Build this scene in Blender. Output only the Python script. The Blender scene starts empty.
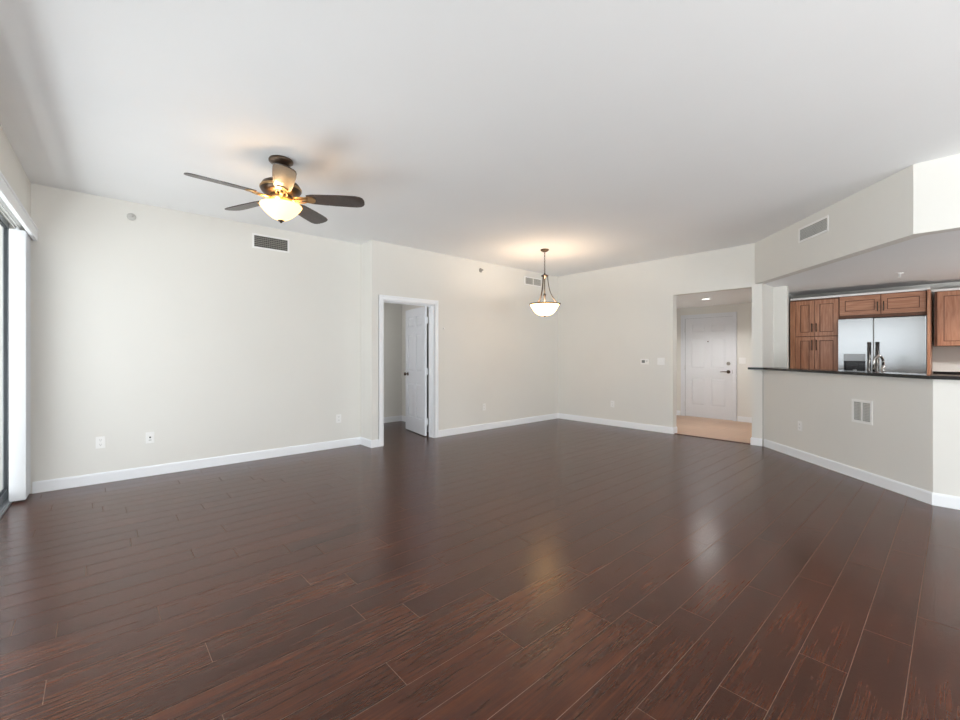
import bpy, bmesh, math, random
from mathutils import Vector, Matrix
random.seed(7)
SC = bpy.context.scene
COL = SC.collection
R = math.radians
PI = math.pi

# ------------------------------------------------------------------ camera
CAM_H = 1.27
cam_d = bpy.data.cameras.new('camera')
cam = bpy.data.objects.new('camera', cam_d)
COL.objects.link(cam)
cam.location = (0, 0, CAM_H)
cam.rotation_euler = (R(90), 0, R(48.1 - 90))
cam_d.sensor_width = 36
cam_d.lens = 36 * 427 / 960
cam_d.shift_y = -5 / 960
cam_d.clip_start = .02
SC.camera = cam

# ------------------------------------------------------------------ world
world = bpy.data.worlds.new('sky')
SC.world = world
world.use_nodes = True
wn = world.node_tree
wn.nodes.clear()
wo = wn.nodes.new('ShaderNodeOutputWorld')
wb = wn.nodes.new('ShaderNodeBackground')
tc = wn.nodes.new('ShaderNodeTexCoord')
sp = wn.nodes.new('ShaderNodeSeparateXYZ')
cr = wn.nodes.new('ShaderNodeValToRGB')
mr = wn.nodes.new('ShaderNodeMapRange')
mr.inputs['From Min'].default_value = -1
mr.inputs['From Max'].default_value = 1
wn.links.new(tc.outputs['Generated'], sp.inputs[0])
wn.links.new(sp.outputs['Z'], mr.inputs['Value'])
wn.links.new(mr.outputs[0], cr.inputs[0])
wn.links.new(cr.outputs[0], wb.inputs[0])
wn.links.new(wb.outputs[0], wo.inputs[0])
e = cr.color_ramp.elements
e[0].position = 0; e[0].color = (.92, .91, .89, 1)
e[1].position = 1; e[1].color = (.60, .63, .68, 1)
for p_, c_ in ((.445, (.90, .91, .92, 1)), (.475, (.22, .23, .24, 1)), (.497, (.28, .29, .31, 1)), (.5, (.66, .67, .69, 1))):
    q = e.new(p_); q.color = c_
wb.inputs['Strength'].default_value = 3.8

# ------------------------------------------------------------------ exposure
SC.view_settings.view_transform = 'Standard'
SC.view_settings.look = 'None'
SC.view_settings.gamma = 1
SC.view_settings.use_curve_mapping = False
SC.view_settings.exposure = 0.27

# ------------------------------------------------------------------ window portals and added daylight fill lights
WROT = R(-1.78)                         # the window wall stands a little off square
WORG = Vector((-.45, 5.66, 0))
def wpt(v, u, z):                       # v into the room, u from the corner towards the camera
    return WORG + Matrix.Rotation(WROT, 3, 'Z') @ Vector((v, -u, z))
def area(name, loc, rot, sx, sy, power, col):
    l = bpy.data.lights.new(name, 'AREA')
    l.shape = 'RECTANGLE'; l.size = sx; l.size_y = sy; l.energy = power; l.color = col
    o = bpy.data.objects.new(name, l); COL.objects.link(o)
    o.location = loc; o.rotation_euler = rot
    return o
portal = area('window_portal', wpt(-.215, 2.55, 1.23), (0, R(-90), WROT), 2.42, 5.2, 1, (1, 1, 1))
portal.data.cycles.is_portal = True
portal = area('window_portal', wpt(-.215, 8.6, 1.23), (0, R(-90), WROT), 2.42, 3.1, 1, (1, 1, 1))
portal.data.cycles.is_portal = True
area('added_balcony_fill', wpt(-.78, 8.5, .04), (0, R(180 + 30), WROT), 1.05, 3.6, 560, (.96, .98, 1))  # added fill aimed up from the balcony to brighten the ceiling
area('added_balcony_fill', wpt(-1.2, 2.1, .04), (0, R(180 + 25), WROT), .5, 3.6, 42, (.96, .98, 1))  # second added upward fill, nearer the window corner
portal = area('window_portal', (2.3, -5.14, 1.26), (R(90), 0, 0), 4.2, 2.32, 1, (1, 1, 1))
portal.data.cycles.is_portal = True
area('added_rear_fill', (2.3, -5.30, 1.1), (R(90 + 48), 0, 0), 4.2, 2.3, 190, (.97, .985, 1))  # added fill behind the rear glass, tilted up to lift walls and ceiling

# ------------------------------------------------------------------ materials
def principled(name, col, rough=.6, metal=0, spec=.5, **kw):
    m = bpy.data.materials.new(name); m.use_nodes = True
    b = m.node_tree.nodes['Principled BSDF']
    b.inputs['Base Color'].default_value = (*col, 1)
    b.inputs['Roughness'].default_value = rough
    b.inputs['Metallic'].default_value = metal
    b.inputs['Specular IOR Level'].default_value = spec
    for k, v in kw.items():
        b.inputs[k.replace('_', ' ')].default_value = v
    return m
def nodes(m):
    nt = m.node_tree
    return nt, nt.nodes, nt.links, nt.nodes['Principled BSDF']
def add_noise(m, scale, amt, bump=0, detail=4, stretch=(1, 1, 1), bscale=None):
    """slight tone variation in object space plus fine bump"""
    nt, N, L, b = nodes(m)
    t = N.new('ShaderNodeTexCoord'); mp = N.new('ShaderNodeMapping')
    mp.inputs['Scale'].default_value = stretch
    n = N.new('ShaderNodeTexNoise'); n.inputs['Scale'].default_value = scale; n.inputs['Detail'].default_value = detail
    L.new(t.outputs['Object'], mp.inputs[0]); L.new(mp.outputs[0], n.inputs[0])
    c = b.inputs['Base Color'].default_value[:3]
    r = N.new('ShaderNodeValToRGB')
    r.color_ramp.elements[0].position = .3; r.color_ramp.elements[1].position = .7
    r.color_ramp.elements[0].color = (*[x * (1 - amt) for x in c], 1)
    r.color_ramp.elements[1].color = (*[min(1, x * (1 + amt)) for x in c], 1)
    L.new(n.outputs['Fac'], r.inputs[0]); L.new(r.outputs[0], b.inputs['Base Color'])
    if bump:
        n2 = N.new('ShaderNodeTexNoise'); n2.inputs['Scale'].default_value = bscale or scale * 6
        n2.inputs['Detail'].default_value = 3
        L.new(mp.outputs[0], n2.inputs[0])
        bp = N.new('ShaderNodeBump'); bp.inputs['Strength'].default_value = bump; bp.inputs['Distance'].default_value = .002
        L.new(n2.outputs['Fac'], bp.inputs['Height']); L.new(bp.outputs[0], b.inputs['Normal'])
    return m
M = {}
M['wall'] = add_noise(principled('wall_paint', (.79, .772, .73), .75, spec=.25), 1.3, .012, .12, bscale=90)
M['ceiling'] = add_noise(principled('ceiling_paint', (.92, .925, .93), .9, spec=.15), 1.1, .010, .15, bscale=70)
M['trim'] = principled('trim_paint', (.93, .945, .97), .35, spec=.4)
M['door'] = add_noise(principled('door_paint', (.80, .815, .85), .4, spec=.4), 2, .01)
M['plastic'] = principled('white_plastic', (.90, .89, .87), .35)
M['slot'] = principled('dark_slot', (.03, .03, .03), .6)
M['vent_dark'] = principled('vent_shadow_metal', (.07, .065, .06), .6)
M['vent_metal'] = principled('vent_paint', (.60, .59, .56), .45)
M['bronze'] = principled('oil_rubbed_bronze', (.10, .07, .05), .32, .85)
M['brass'] = principled('antique_brass', (.42, .27, .13), .30, .9)
M['nickel'] = principled('brushed_nickel', (.42, .41, .39), .3, 1)
M['chrome'] = principled('dark_chrome', (.38, .37, .36), .14, 1)
M['alu'] = principled('window_aluminium', (.36, .38, .40), .4, .6)
M['gasket'] = principled('window_gasket', (.04, .045, .05), .6)
M['alabaster'] = principled('alabaster_glass', (.74, .58, .36), .3, Emission_Color=(1, .58, .19, 1), Emission_Strength=2.6)
M['alabaster_pendant'] = principled('pendant_glass', (.78, .64, .44), .3, Emission_Color=(1, .60, .25, 1), Emission_Strength=6)
M['lens'] = principled('lamp_lens', (1, 1, 1), .4, Emission_Color=(1, .97, .92, 1), Emission_Strength=3)
M['granite'] = add_noise(principled('black_granite', (.010, .010, .011), .14, spec=.6), 120, .6, detail=6)
M['black_gloss'] = principled('black_gloss', (.012, .012, .014), .18)
M['concrete'] = add_noise(principled('balcony_render', (.74, .75, .76), .85), 2, .05)
M['vinyl'] = add_noise(principled('vinyl_vane', (.74, .75, .765), .45, Transmission_Weight=0.0), 3, .01)
M['tile'] = None

def m_glass():
    m = bpy.data.materials.new('clear_window_glass'); m.use_nodes = True
    nt = m.node_tree; nt.nodes.clear(); N = nt.nodes; L = nt.links
    o = N.new('ShaderNodeOutputMaterial'); mx = N.new('ShaderNodeMixShader')
    t = N.new('ShaderNodeBsdfTransparent'); t.inputs[0].default_value = (.93, .95, .95, 1)
    g = N.new('ShaderNodeBsdfGlossy'); g.inputs['Roughness'].default_value = .02
    f = N.new('ShaderNodeFresnel'); f.inputs['IOR'].default_value = 1.5
    ge = N.new('ShaderNodeNewGeometry'); iv = N.new('ShaderNodeMath'); iv.operation = 'SUBTRACT'; iv.inputs[0].default_value = 1
    ml = N.new('ShaderNodeMath'); ml.operation = 'MULTIPLY'; L.new(ge.outputs['Backfacing'], iv.inputs[1]); L.new(iv.outputs[0], ml.inputs[0]); L.new(f.outputs[0], ml.inputs[1])
    L.new(ml.outputs[0], mx.inputs[0]); L.new(t.outputs[0], mx.inputs[1]); L.new(g.outputs[0], mx.inputs[2])
    L.new(mx.outputs[0], o.inputs[0])
    return m
M['glass'] = m_glass()

def m_floor():
    """dark hand-scraped laminate: boards run along X, one random tone per board (attribute 'board')"""
    m = principled('dark_wood_planks', (.08, .04, .03), .28, spec=.5)
    nt, N, L, b = nodes(m)
    t = N.new('ShaderNodeTexCoord')
    at = N.new('ShaderNodeAttribute'); at.attribute_name = 'board'
    # offset the grain by board
    cmb = N.new('ShaderNodeCombineXYZ')
    mul = N.new('ShaderNodeMath'); mul.operation = 'MULTIPLY'; mul.inputs[1].default_value = 37
    L.new(at.outputs['Fac'], mul.inputs[0]); L.new(mul.outputs[0], cmb.inputs[2]); L.new(mul.outputs[0], cmb.inputs[0])
    add = N.new('ShaderNodeVectorMath'); add.operation = 'ADD'
    L.new(t.outputs['Object'], add.inputs[0]); L.new(cmb.outputs[0], add.inputs[1])
    def noise(stretch, scale, detail, dist=0, rough=.5):
        mp = N.new('ShaderNodeMapping'); mp.inputs['Scale'].default_value = stretch
        L.new(add.outputs[0], mp.inputs[0])
        n = N.new('ShaderNodeTexNoise'); n.inputs['Scale'].default_value = scale
        n.inputs['Detail'].default_value = detail; n.inputs['Distortion'].default_value = dist
        n.inputs['Roughness'].default_value = rough
        L.new(mp.outputs[0], n.inputs[0]); return n
    n1 = noise((.30, 2.4, 1), 7, 4, .45, .5)
    n2 = noise((.16, 5, 1), 22, 4, .2, .6)
    n3 = noise((.8, 1.8, 1), 2.2, 3, .3)
    mix = N.new('ShaderNodeMix'); mix.data_type = 'FLOAT'; mix.inputs[0].default_value = .62
    L.new(n1.outputs['Fac'], mix.inputs[2]); L.new(n2.outputs['Fac'], mix.inputs[3])
    mix2 = N.new('ShaderNodeMix'); mix2.data_type = 'FLOAT'; mix2.inputs[0].default_value = .28
    L.new(mix.outputs[0], mix2.inputs[2]); L.new(n3.outputs['Fac'], mix2.inputs[3])
    r = N.new('ShaderNodeValToRGB'); L.new(mix2.outputs[0], r.inputs[0])
    E_ = r.color_ramp.elements
    E_[0].position = .25; E_[0].color = (.013, .004, .002, 1)
    E_[1].position = .80; E_[1].color = (.17, .046, .015, 1)
    k = E_.new(.50); k.color = (.058, .0150, .0055, 1)
    hsv = N.new('ShaderNodeHueSaturation')
    mr_ = N.new('ShaderNodeMapRange'); mr_.inputs['To Min'].default_value = .90; mr_.inputs['To Max'].default_value = 1.12
    L.new(at.outputs['Fac'], mr_.inputs['Value']); L.new(mr_.outputs[0], hsv.inputs['Value'])
    L.new(r.outputs[0], hsv.inputs['Color']); L.new(hsv.outputs[0], b.inputs['Base Color'])
    # scraped surface: ripples crossing the boards plus fine grain
    n4 = noise((1.0, .55, 1), 26, 3, 1.2)
    ad = N.new('ShaderNodeMath'); ad.operation = 'ADD'
    sc = N.new('ShaderNodeMath'); sc.operation = 'MULTIPLY'; sc.inputs[1].default_value = .6
    L.new(n2.outputs['Fac'], sc.inputs[0]); L.new(sc.outputs[0], ad.inputs[0]); L.new(n4.outputs['Fac'], ad.inputs[1])
    bp = N.new('ShaderNodeBump'); bp.inputs['Strength'].default_value = .17; bp.inputs['Distance'].default_value = .003
    L.new(ad.outputs[0], bp.inputs['Height']); L.new(bp.outputs[0], b.inputs['Normal'])
    rr = N.new('ShaderNodeMapRange'); rr.inputs['To Min'].default_value = .19; rr.inputs['To Max'].default_value = .28
    L.new(n1.outputs['Fac'], rr.inputs['Value']); L.new(rr.outputs[0], b.inputs['Roughness'])
    return m
M['floor'] = m_floor()
M['groove'] = principled('board_joint', (.30, .20, .15), .7, spec=.2)

def m_wood(name, a, c, vertical=True, rough=.33):
    m = principled(name, a, rough)
    nt, N, L, b = nodes(m)
    t = N.new('ShaderNodeTexCoord'); mp = N.new('ShaderNodeMapping')
    mp.inputs['Scale'].default_value = (9, 9, .9) if vertical else (9, .9, 9)
    n = N.new('ShaderNodeTexNoise'); n.inputs['Scale'].default_value = 3.2; n.inputs['Detail'].default_value = 6
    n.inputs['Distortion'].default_value = 1.2
    L.new(t.outputs['Object'], mp.inputs[0]); L.new(mp.outputs[0], n.inputs[0])
    r = N.new('ShaderNodeValToRGB'); L.new(n.outputs['Fac'], r.inputs[0])
    r.color_ramp.elements[0].position = .3; r.color_ramp.elements[0].color = (*a, 1)
    r.color_ramp.elements[1].position = .72; r.color_ramp.elements[1].color = (*c, 1)
    L.new(r.outputs[0], b.inputs['Base Color'])
    return m
M['cab'] = m_wood('maple_cabinet', (.36, .155, .085), (.54, .27, .16))
M['recess_shade'] = principled('cabinet_recess_shade', (.13, .05, .028), .5)  # dark bead colour that paints shade into the door panel recesses
M['cab_in'] = principled('cabinet_carcass', (.15, .065, .038), .6)  # carcass colour darkened so gaps between doors look shaded
M['cab_h'] = m_wood('maple_cabinet_cross_grain', (.36, .155, .085), (.54, .27, .16), False)
M['cab_dark'] = principled('cabinet_gap', (.06, .028, .018), .6)
M['blade'] = m_wood('fan_blade_walnut', (.034, .023, .019), (.062, .043, .035), True, .38)
M['blade'].node_tree.nodes['Principled BSDF'].inputs['Coat Weight'].default_value = .3

def m_tile():
    m = principled('tan_floor_tile', (.52, .34, .22), .35)
    nt, N, L, b = nodes(m)
    t = N.new('ShaderNodeTexCoord')
    br = N.new('ShaderNodeTexBrick'); br.offset = 0
    br.inputs['Scale'].default_value = 1; br.inputs['Brick Width'].default_value = .33; br.inputs['Row Height'].default_value = .33
    br.inputs['Mortar Size'].default_value = .003
    br.inputs['Color1'].default_value = (.56, .37, .25, 1); br.inputs['Color2'].default_value = (.50, .32, .21, 1)
    br.inputs['Mortar'].default_value = (.42, .29, .21, 1)
    L.new(t.outputs['Object'], br.inputs[0]); L.new(br.outputs['Color'], b.inputs['Base Color'])
    return m
M['tile'] = m_tile()

def m_steel():
    m = principled('stainless_steel', (.40, .405, .41), .17, 1)
    nt, N, L, b = nodes(m)
    t = N.new('ShaderNodeTexCoord'); mp = N.new('ShaderNodeMapping'); mp.inputs['Scale'].default_value = (1, 1, 60)
    n = N.new('ShaderNodeTexNoise'); n.inputs['Scale'].default_value = 12; n.inputs['Detail'].default_value = 2
    L.new(t.outputs['Object'], mp.inputs[0]); L.new(mp.outputs[0], n.inputs[0])
    r = N.new('ShaderNodeMapRange'); r.inputs['To Min'].default_value = .12; r.inputs['To Max'].default_value = .22
    L.new(n.outputs['Fac'], r.inputs['Value']); L.new(r.outputs[0], b.inputs['Roughness'])
    return m
M['steel'] = m_steel()

# ------------------------------------------------------------------ mesh helpers
class MB:
    def __init__(self): self.bm = bmesh.new()
    def box(self, x0, x1, y0, y1, z0, z1, bev=0, mi=0):
        x0, x1 = sorted((x0, x1)); y0, y1 = sorted((y0, y1)); z0, z1 = sorted((z0, z1))
        r = bmesh.ops.create_cube(self.bm, size=1)
        vs = r['verts']
        for v in vs:
            v.co = ((x0 + x1) / 2 + v.co.x * (x1 - x0), (y0 + y1) / 2 + v.co.y * (y1 - y0), (z0 + z1) / 2 + v.co.z * (z1 - z0))
        fs = {f for v in vs for f in v.link_faces}
        for f in fs: f.material_index = mi
        if bev:
            es = list({e_ for v in vs for e_ in v.link_edges})
            bmesh.ops.bevel(self.bm, geom=es, offset=bev, segments=2, affect='EDGES', profile=.7)
        return self
    def prism(self, poly, z0, z1, mi=0, axis='z'):
        """closed polygon extruded; axis says which coordinate is the extrusion"""
        def P(a, b_, c):
            return (a, b_, c) if axis == 'z' else ((c, a, b_) if axis == 'x' else (a, c, b_))
        lo = [self.bm.verts.new(P(a, b_, z0)) for a, b_ in poly]
        hi = [self.bm.verts.new(P(a, b_, z1)) for a, b_ in poly]
        n = len(poly)
        fs = [self.bm.faces.new(lo), self.bm.faces.new(hi)]
        for i in range(n):
            fs.append(self.bm.faces.new((lo[i], lo[(i + 1) % n], hi[(i + 1) % n], hi[i])))
        for f in fs: f.material_index = mi
        return self
    def lathe(self, prof, c=(0, 0), seg=40, mi=0, smooth=True):
        rings = []
        for r_, z in prof:
            if r_ < 1e-5: rings.append([self.bm.verts.new((c[0], c[1], z))])
            else: rings.append([self.bm.verts.new((c[0] + r_ * math.cos(2 * PI * i / seg), c[1] + r_ * math.sin(2 * PI * i / seg), z)) for i in range(seg)])
        for a, b_ in zip(rings, rings[1:]):
            for i in range(seg):
                j = (i + 1) % seg
                if len(a) == 1 and len(b_) == 1: continue
                if len(a) == 1: f = self.bm.faces.new((a[0], b_[i], b_[j]))
                elif len(b_) == 1: f = self.bm.faces.new((a[i], b_[0], a[j]))
                else: f = self.bm.faces.new((a[i], b_[i], b_[j], a[j]))
                f.material_index = mi; f.smooth = smooth
        return self
    def tube(self, pts, r_, seg=12, mi=0, caps=True):
        pts = [Vector(p) for p in pts]
        rad = r_ if isinstance(r_, (list, tuple)) else [r_] * len(pts)
        rings = []; up = None
        for i, p in enumerate(pts):
            d = (pts[min(i + 1, len(pts) - 1)] - pts[max(i - 1, 0)]).normalized()
            if up is None:
                up = d.orthogonal().normalized()
            up = (up - d * up.dot(d)).normalized()
            s = d.cross(up)
            rings.append([self.bm.verts.new(p + (up * math.cos(2 * PI * k / seg) + s * math.sin(2 * PI * k / seg)) * rad[i]) for k in range(seg)])
        for a, b_ in zip(rings, rings[1:]):
            for i in range(seg):
                j = (i + 1) % seg
                f = self.bm.faces.new((a[i], a[j], b_[j], b_[i])); f.smooth = True; f.material_index = mi
        if caps:
            for g in (rings[0], rings[-1]):
                f = self.bm.faces.new(g); f.material_index = mi
        return self
    def torus(self, c, R1, r1, axis=(0, 0, 1), seg=20, sq=1.0, long_axis=None):
        """ring (chain link): elongated by sq along long_axis"""
        ax = Vector(axis).normalized(); u = ax.orthogonal().normalized() if long_axis is None else Vector(long_axis).normalized()
        w = ax.cross(u)
        pts = [Vector(c) + u * R1 * sq * math.cos(2 * PI * i / seg) + w * R1 * math.sin(2 * PI * i / seg) for i in range(seg + 1)]
        return self.tube(pts, r1, 8, caps=False)
    def xf(self, mat):
        bmesh.ops.transform(self.bm, matrix=mat, verts=self.bm.verts); return self
    def build(self, name, mats, parent=None, smooth=False):
        bmesh.ops.recalc_face_normals(self.bm, faces=self.bm.faces)
        me = bpy.data.meshes.new(name); self.bm.to_mesh(me); self.bm.free()
        for m_ in (mats if isinstance(mats, (list, tuple)) else [mats]): me.materials.append(m_)
        if smooth: me.shade_smooth()
        o = bpy.data.objects.new(name, me); COL.objects.link(o)
        if parent is not None: o.parent = parent
        return o
def tag(o, label, cat, group=None):
    o['label'] = label; o['category'] = cat
    if group: o['group'] = group
    return o
def empty(name, loc, rz=0):
    o = bpy.data.objects.new(name, None); COL.objects.link(o)
    o.location = loc; o.rotation_euler = (0, 0, rz); o.empty_display_size = .1
    return o
def struct(o, label=None):
    o['kind'] = 'structure'
    if label: o['label'] = label
    return o
def copy_tree(o, parent=None):
    c = o.copy(); COL.objects.link(c); c.parent = parent
    for ch in list(o.children): copy_tree(ch, c)
    return c

# ------------------------------------------------------------------ room dimensions
H = 2.845          # living room ceiling
YA, YB = 5.66, 5.34  # long back wall and the door wall stepped forward
XS = 2.80          # where it steps
XC = 6.90          # wall with the hall opening
HK = 2.27          # kitchen ceiling
HE = 2.25          # hall ceiling
REAR = -5.0
T = .13

# floor: individual boards with thin joints
PITCH = .1605
JOINT = {0: 2.645, 1: 2.228, 2: 1.781, 3: 2.668, 4: 2.183, 5: 1.955, 6: 1.813, 7: 1.376, 8: .888, 9: 1.549, 10: 1.162, 11: .960,
         12: .356, 13: -.147, 14: .879, 16: -.137, 17: -.29}
L_ = 1.22
bm = bmesh.new()
lay = bm.faces.layers.float.new('board')
g = .0013
rng = random.Random(3)
for k in range(-34, 52):
    y0 = .126 + k * PITCH; y1 = y0 + PITCH
    if y1 < REAR - .1 or y0 > 8.2: continue
    xa, xb = (-.95, 6.95) if y0 < 5.6 else (1.9, 5.2)
    off = JOINT.get(k, rng.uniform(0, L_))
    x = off - L_ * math.ceil((off - xa) / L_)
    while x < xb:
        p0 = max(x, xa); p1 = min(x + L_, xb)
        if p1 - p0 > .01:
            f = bm.faces.new([bm.verts.new(c) for c in ((p0 + g, y0 + g, 0), (p1 - g, y0 + g, 0), (p1 - g, y1 - g, 0), (p0 + g, y1 - g, 0))])
            f[lay] = rng.random()
        x += L_
for (x0, x1, y0, y1) in ((-.95, 6.95, REAR - .1, 5.75), (1.9, 5.2, 5.75, 8.2)):
    f = bm.faces.new([bm.verts.new(c) for c in ((x0, y0, -.0012), (x1, y0, -.0012), (x1, y1, -.0012), (x0, y1, -.0012))])
    f.material_index = 1
    f = bm.faces.new([bm.verts.new(c) for c in ((x0, y0, -.06), (x0, y1, -.06), (x1, y1, -.06), (x1, y0, -.06))])
    f.material_index = 1
me = bpy.data.meshes.new('floor'); bm.to_mesh(me); bm.free()
me.materials.append(M['floor']); me.materials.append(M['groove'])
fl = bpy.data.objects.new('floor', me); COL.objects.link(fl); struct(fl)

b = MB()
b.prism([(6.95, 4.1), (6.95, 1.88), (9.3, 1.88), (9.3, 4.1)], -.05, .004)
struct(b.build('floor_hall', M['tile']))
b = MB(); b.prism([(6.95, 1.86), (5.36, .24), (5.36, -3.2), (9.3, -3.2), (9.3, 1.86)], -.05, .004)
struct(b.build('floor_kitchen', principled('kitchen_tile', (.50, .50, .49), .4)))
b = MB(); b.box(6.925, 6.952, 1.93, 3.04, .0, .008, .002)
struct(b.build('trim_threshold', principled('threshold_strip', (.10, .045, .03), .4)))

# ceilings
b = MB()
b.box(-1.2, 7.03, REAR - .13, 5.79, H, H + .1)
struct(b.build('ceiling', M['ceiling']))
b = MB(); b.box(1.9, 5.2, 5.79, 8.3, H, H + .1); struct(b.build('ceiling_bedroom', M['ceiling']))
b = MB()
b.prism([(6.97, 1.86), (5.10, .21), (5.10, -3.2), (8.88, -3.2), (8.88, 1.86)], HK, HK + .08)
struct(b.build('ceiling_kitchen', M['ceiling']))
b = MB(); b.box(7.03, 9.3, 1.86, 4.1, HE, HE + .08)
struct(b.build('ceiling_hall', M['ceiling']))

# back wall: long run, step, door wall with the doorway cut out
DX0, DX1, DH = 2.965, 3.855, 2.045
b = MB()
b.box(-.75, XS + .0, YA, YA + T, 0, H)
b.box(XS, DX0, YB, YA + T, 0, H)                         # return of the step
b.box(DX0, DX1, YB, YB + T, DH, H)
b.box(DX1, XC + T, YB, YB + T, 0, H)
struct(b.build('wall_back', M['wall']))

# right wall: hall opening and the pilaster by the bar
OY0, OY1, OH = 1.93, 3.04, 2.235
b = MB()
b.box(XC, XC + T, OY1, YB, 0, H)
b.box(XC, XC + T, OY0, OY1, OH, H)
b.box(XC, 7.43, 1.80, OY0, 0, H)                         # pilaster running back between hall and kitchen
b.box(7.43, 7.51, 1.63, 1.93, 0, HK + .05)
b.box(7.51, 9.3, 1.83, 1.93, 0, HK + .05)
struct(b.build('wall_right', M['wall']))

# fascia over the bar
def thick_line(pts, t, side=1):
    """polygon of an open polyline given thickness t to one side"""
    out = []
    n = len(pts)
    ds = [(Vector(pts[i + 1]) - Vector(pts[i])).normalized() for i in range(n - 1)]
    for i in range(n):
        if i == 0: nn = Vector((-ds[0].y, ds[0].x)); k = 1
        elif i == n - 1: nn = Vector((-ds[-1].y, ds[-1].x)); k = 1
        else:
            a = Vector((-ds[i - 1].y, ds[i - 1].x)); c = Vector((-ds[i].y, ds[i].x))
            nn = (a + c).normalized(); k = 1 / nn.dot(a)
        out.append(tuple(Vector(pts[i]) + nn * t * k * side))
    return list(pts) + out[::-1]
FL = [(6.915, 1.905), (5.02, .235), (5.02, REAR)]
b = MB(); b.prism(thick_line(FL, .12), HK - .002, H)
struct(b.build('wall_fascia', M['wall']))
HL = [(6.935, 1.80), (5.275, .13), (5.275, REAR)]
b = MB(); b.prism(thick_line(HL, .12), 0, 1.065)
struct(b.build('wall_bar', M['wall']))
# unseen rear wall with a window added for light, side, kitchen and hall walls
b = MB()
b.box(-1.2, .2, REAR - T, REAR, 0, H); b.box(4.4, 7.0, REAR - T, REAR, 0, H)
b.box(.2, 4.4, REAR - T, REAR, 2.42, H); b.box(.2, 4.4, REAR - T, REAR, 0, .1)
struct(b.build('wall_rear', M['wall']))
b = MB()
b.box(8.75, 8.88, -3.2, 1.83, 0, HK + .05); b.box(5.4, 8.88, -3.33, -3.2, 0, HK + .05); b.box(5.28, 5.39, REAR, -3.33, 1.065, HK)
struct(b.build('wall_kitchen', M['wall']))
EDY0, EDY1, EDH = 2.85, 3.785, 2.04
b = MB()
XE = 9.10
b.box(XE, XE + T, 1.93, EDY0, 0, HE + .05); b.box(XE, XE + T, EDY1, 3.93, 0, HE + .05); b.box(XE, XE + T, EDY0, EDY1, EDH, HE + .05)
b.box(XC + T, XE + T, 3.93, 4.06, 0, HE + .05)
b.box(7.0, XC + T, 3.93, 4.06, 0, HE + .05)
struct(b.build('wall_hall', M['wall']))
# bedroom seen through the doorway
b = MB()
b.box(1.9, 4.5, 7.14, 7.27, 0, H)
b.box(4.38, 4.51, YB + T, 7.14, 0, H); b.box(4.07, 4.38, YB + T, 6.2, 0, H)  # second box: added jog behind the door, keeps the hinge gap dark
b.box(1.9, 2.03, YA + T, 5.95, 0, H); b.box(1.9, 2.03, 6.95, 7.14, 0, H); b.box(1.9, 2.03, 5.95, 6.95, 0, .9); b.box(1.9, 2.03, 5.95, 6.95, 2.2, H)  # unseen opening added to let daylight into the bedroom
struct(b.build('wall_bedroom', M['wall']))

# window wall: header, short return and far end (built in its own slightly turned frame)
def wplace(o):
    o.location = WORG; o.rotation_euler = (0, 0, WROT); return o
b = MB()
WZ = 2.45
b.box(-.2, 0, -10.9, .14, WZ, H)
b.box(-.2, 0, -7.04, -5.12, 0, WZ); b.box(-.2, 0, -10.9, -10.17, 0, WZ); b.box(-.2, -.16, -10.17, -7.04, 0, .03)
b.box(-.2, -.16, -5.15, .14, 0, .03)
struct(wplace(b.build('wall_left', M['wall'])))
# balcony outside: slab, end wall
b = MB(); b.box(-1.5, -.16, -10.9, .75, -.12, -.01); struct(wplace(b.build('floor_balcony', M['concrete'])))
b = MB(); b.box(-1.5, -.2, .14, .34, -.01, 2.9); struct(wplace(b.build('wall_balcony', M['concrete'])))
b = MB()
b.box(-1.49, -1.45, -10.9, .14, 1.02, 1.06, .003); b.box(-1.48, -1.46, -10.9, .14, .06, .09)
for i in range(12): b.box(-1.485, -1.455, -.02 - i * .98 - .015, -.02 - i * .98 + .015, -.01, 1.02)
struct(wplace(b.build('trim_railing', M['alu'])))

# sliding glass panels; the last two are unseen, added to light the ceiling
for i, (y0, y1, xo) in enumerate(((-1.62, -.005, -.15), (-3.0, -1.56, -.115), (-5.1, -2.94, -.15), (-8.62, -7.05, -.15), (-10.15, -8.56, -.115))):
    b = MB()
    x0, x1 = xo - .017, xo + .017
    b.box(x0, x1, y0, y1, .03, .085, .003); b.box(x0, x1, y0, y1, 2.40, 2.448, .003)
    b.box(x0, x1, y0, y0 + .05, .085, 2.40, .003); b.box(x0, x1, y1 - .05, y1, .085, 2.40, .003)
    fr = wplace(b.build('window_%d' % (i + 1), M['alu'])); struct(fr)
    b = MB(); b.box(x0 + .006, x1 - .006, y0 + .05, y0 + .062, .085, 2.40); b.box(x0 + .006, x1 - .006, y1 - .062, y1 - .05, .085, 2.40)
    b.box(x0 + .006, x1 - .006, y0 + .062, y1 - .062, 2.388, 2.40); b.box(x0 + .006, x1 - .006, y0 + .062, y1 - .062, .085, .097)
    b.build('gasket', M['gasket'], fr)
    b = MB(); b.box(xo - .003, xo + .003, y0 + .06, y1 - .06, .095, 2.39)
    b.build('pane', M['glass'], fr)
b = MB()
b.box(-.185, -.085, -5.12, 0, .0, .018, .003)
for xx in (-.168, -.132, -.098): b.box(xx - .004, xx + .004, -5.12, 0, .018, .032)
struct(wplace(b.build('trim_sill', M['alu'])))
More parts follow.
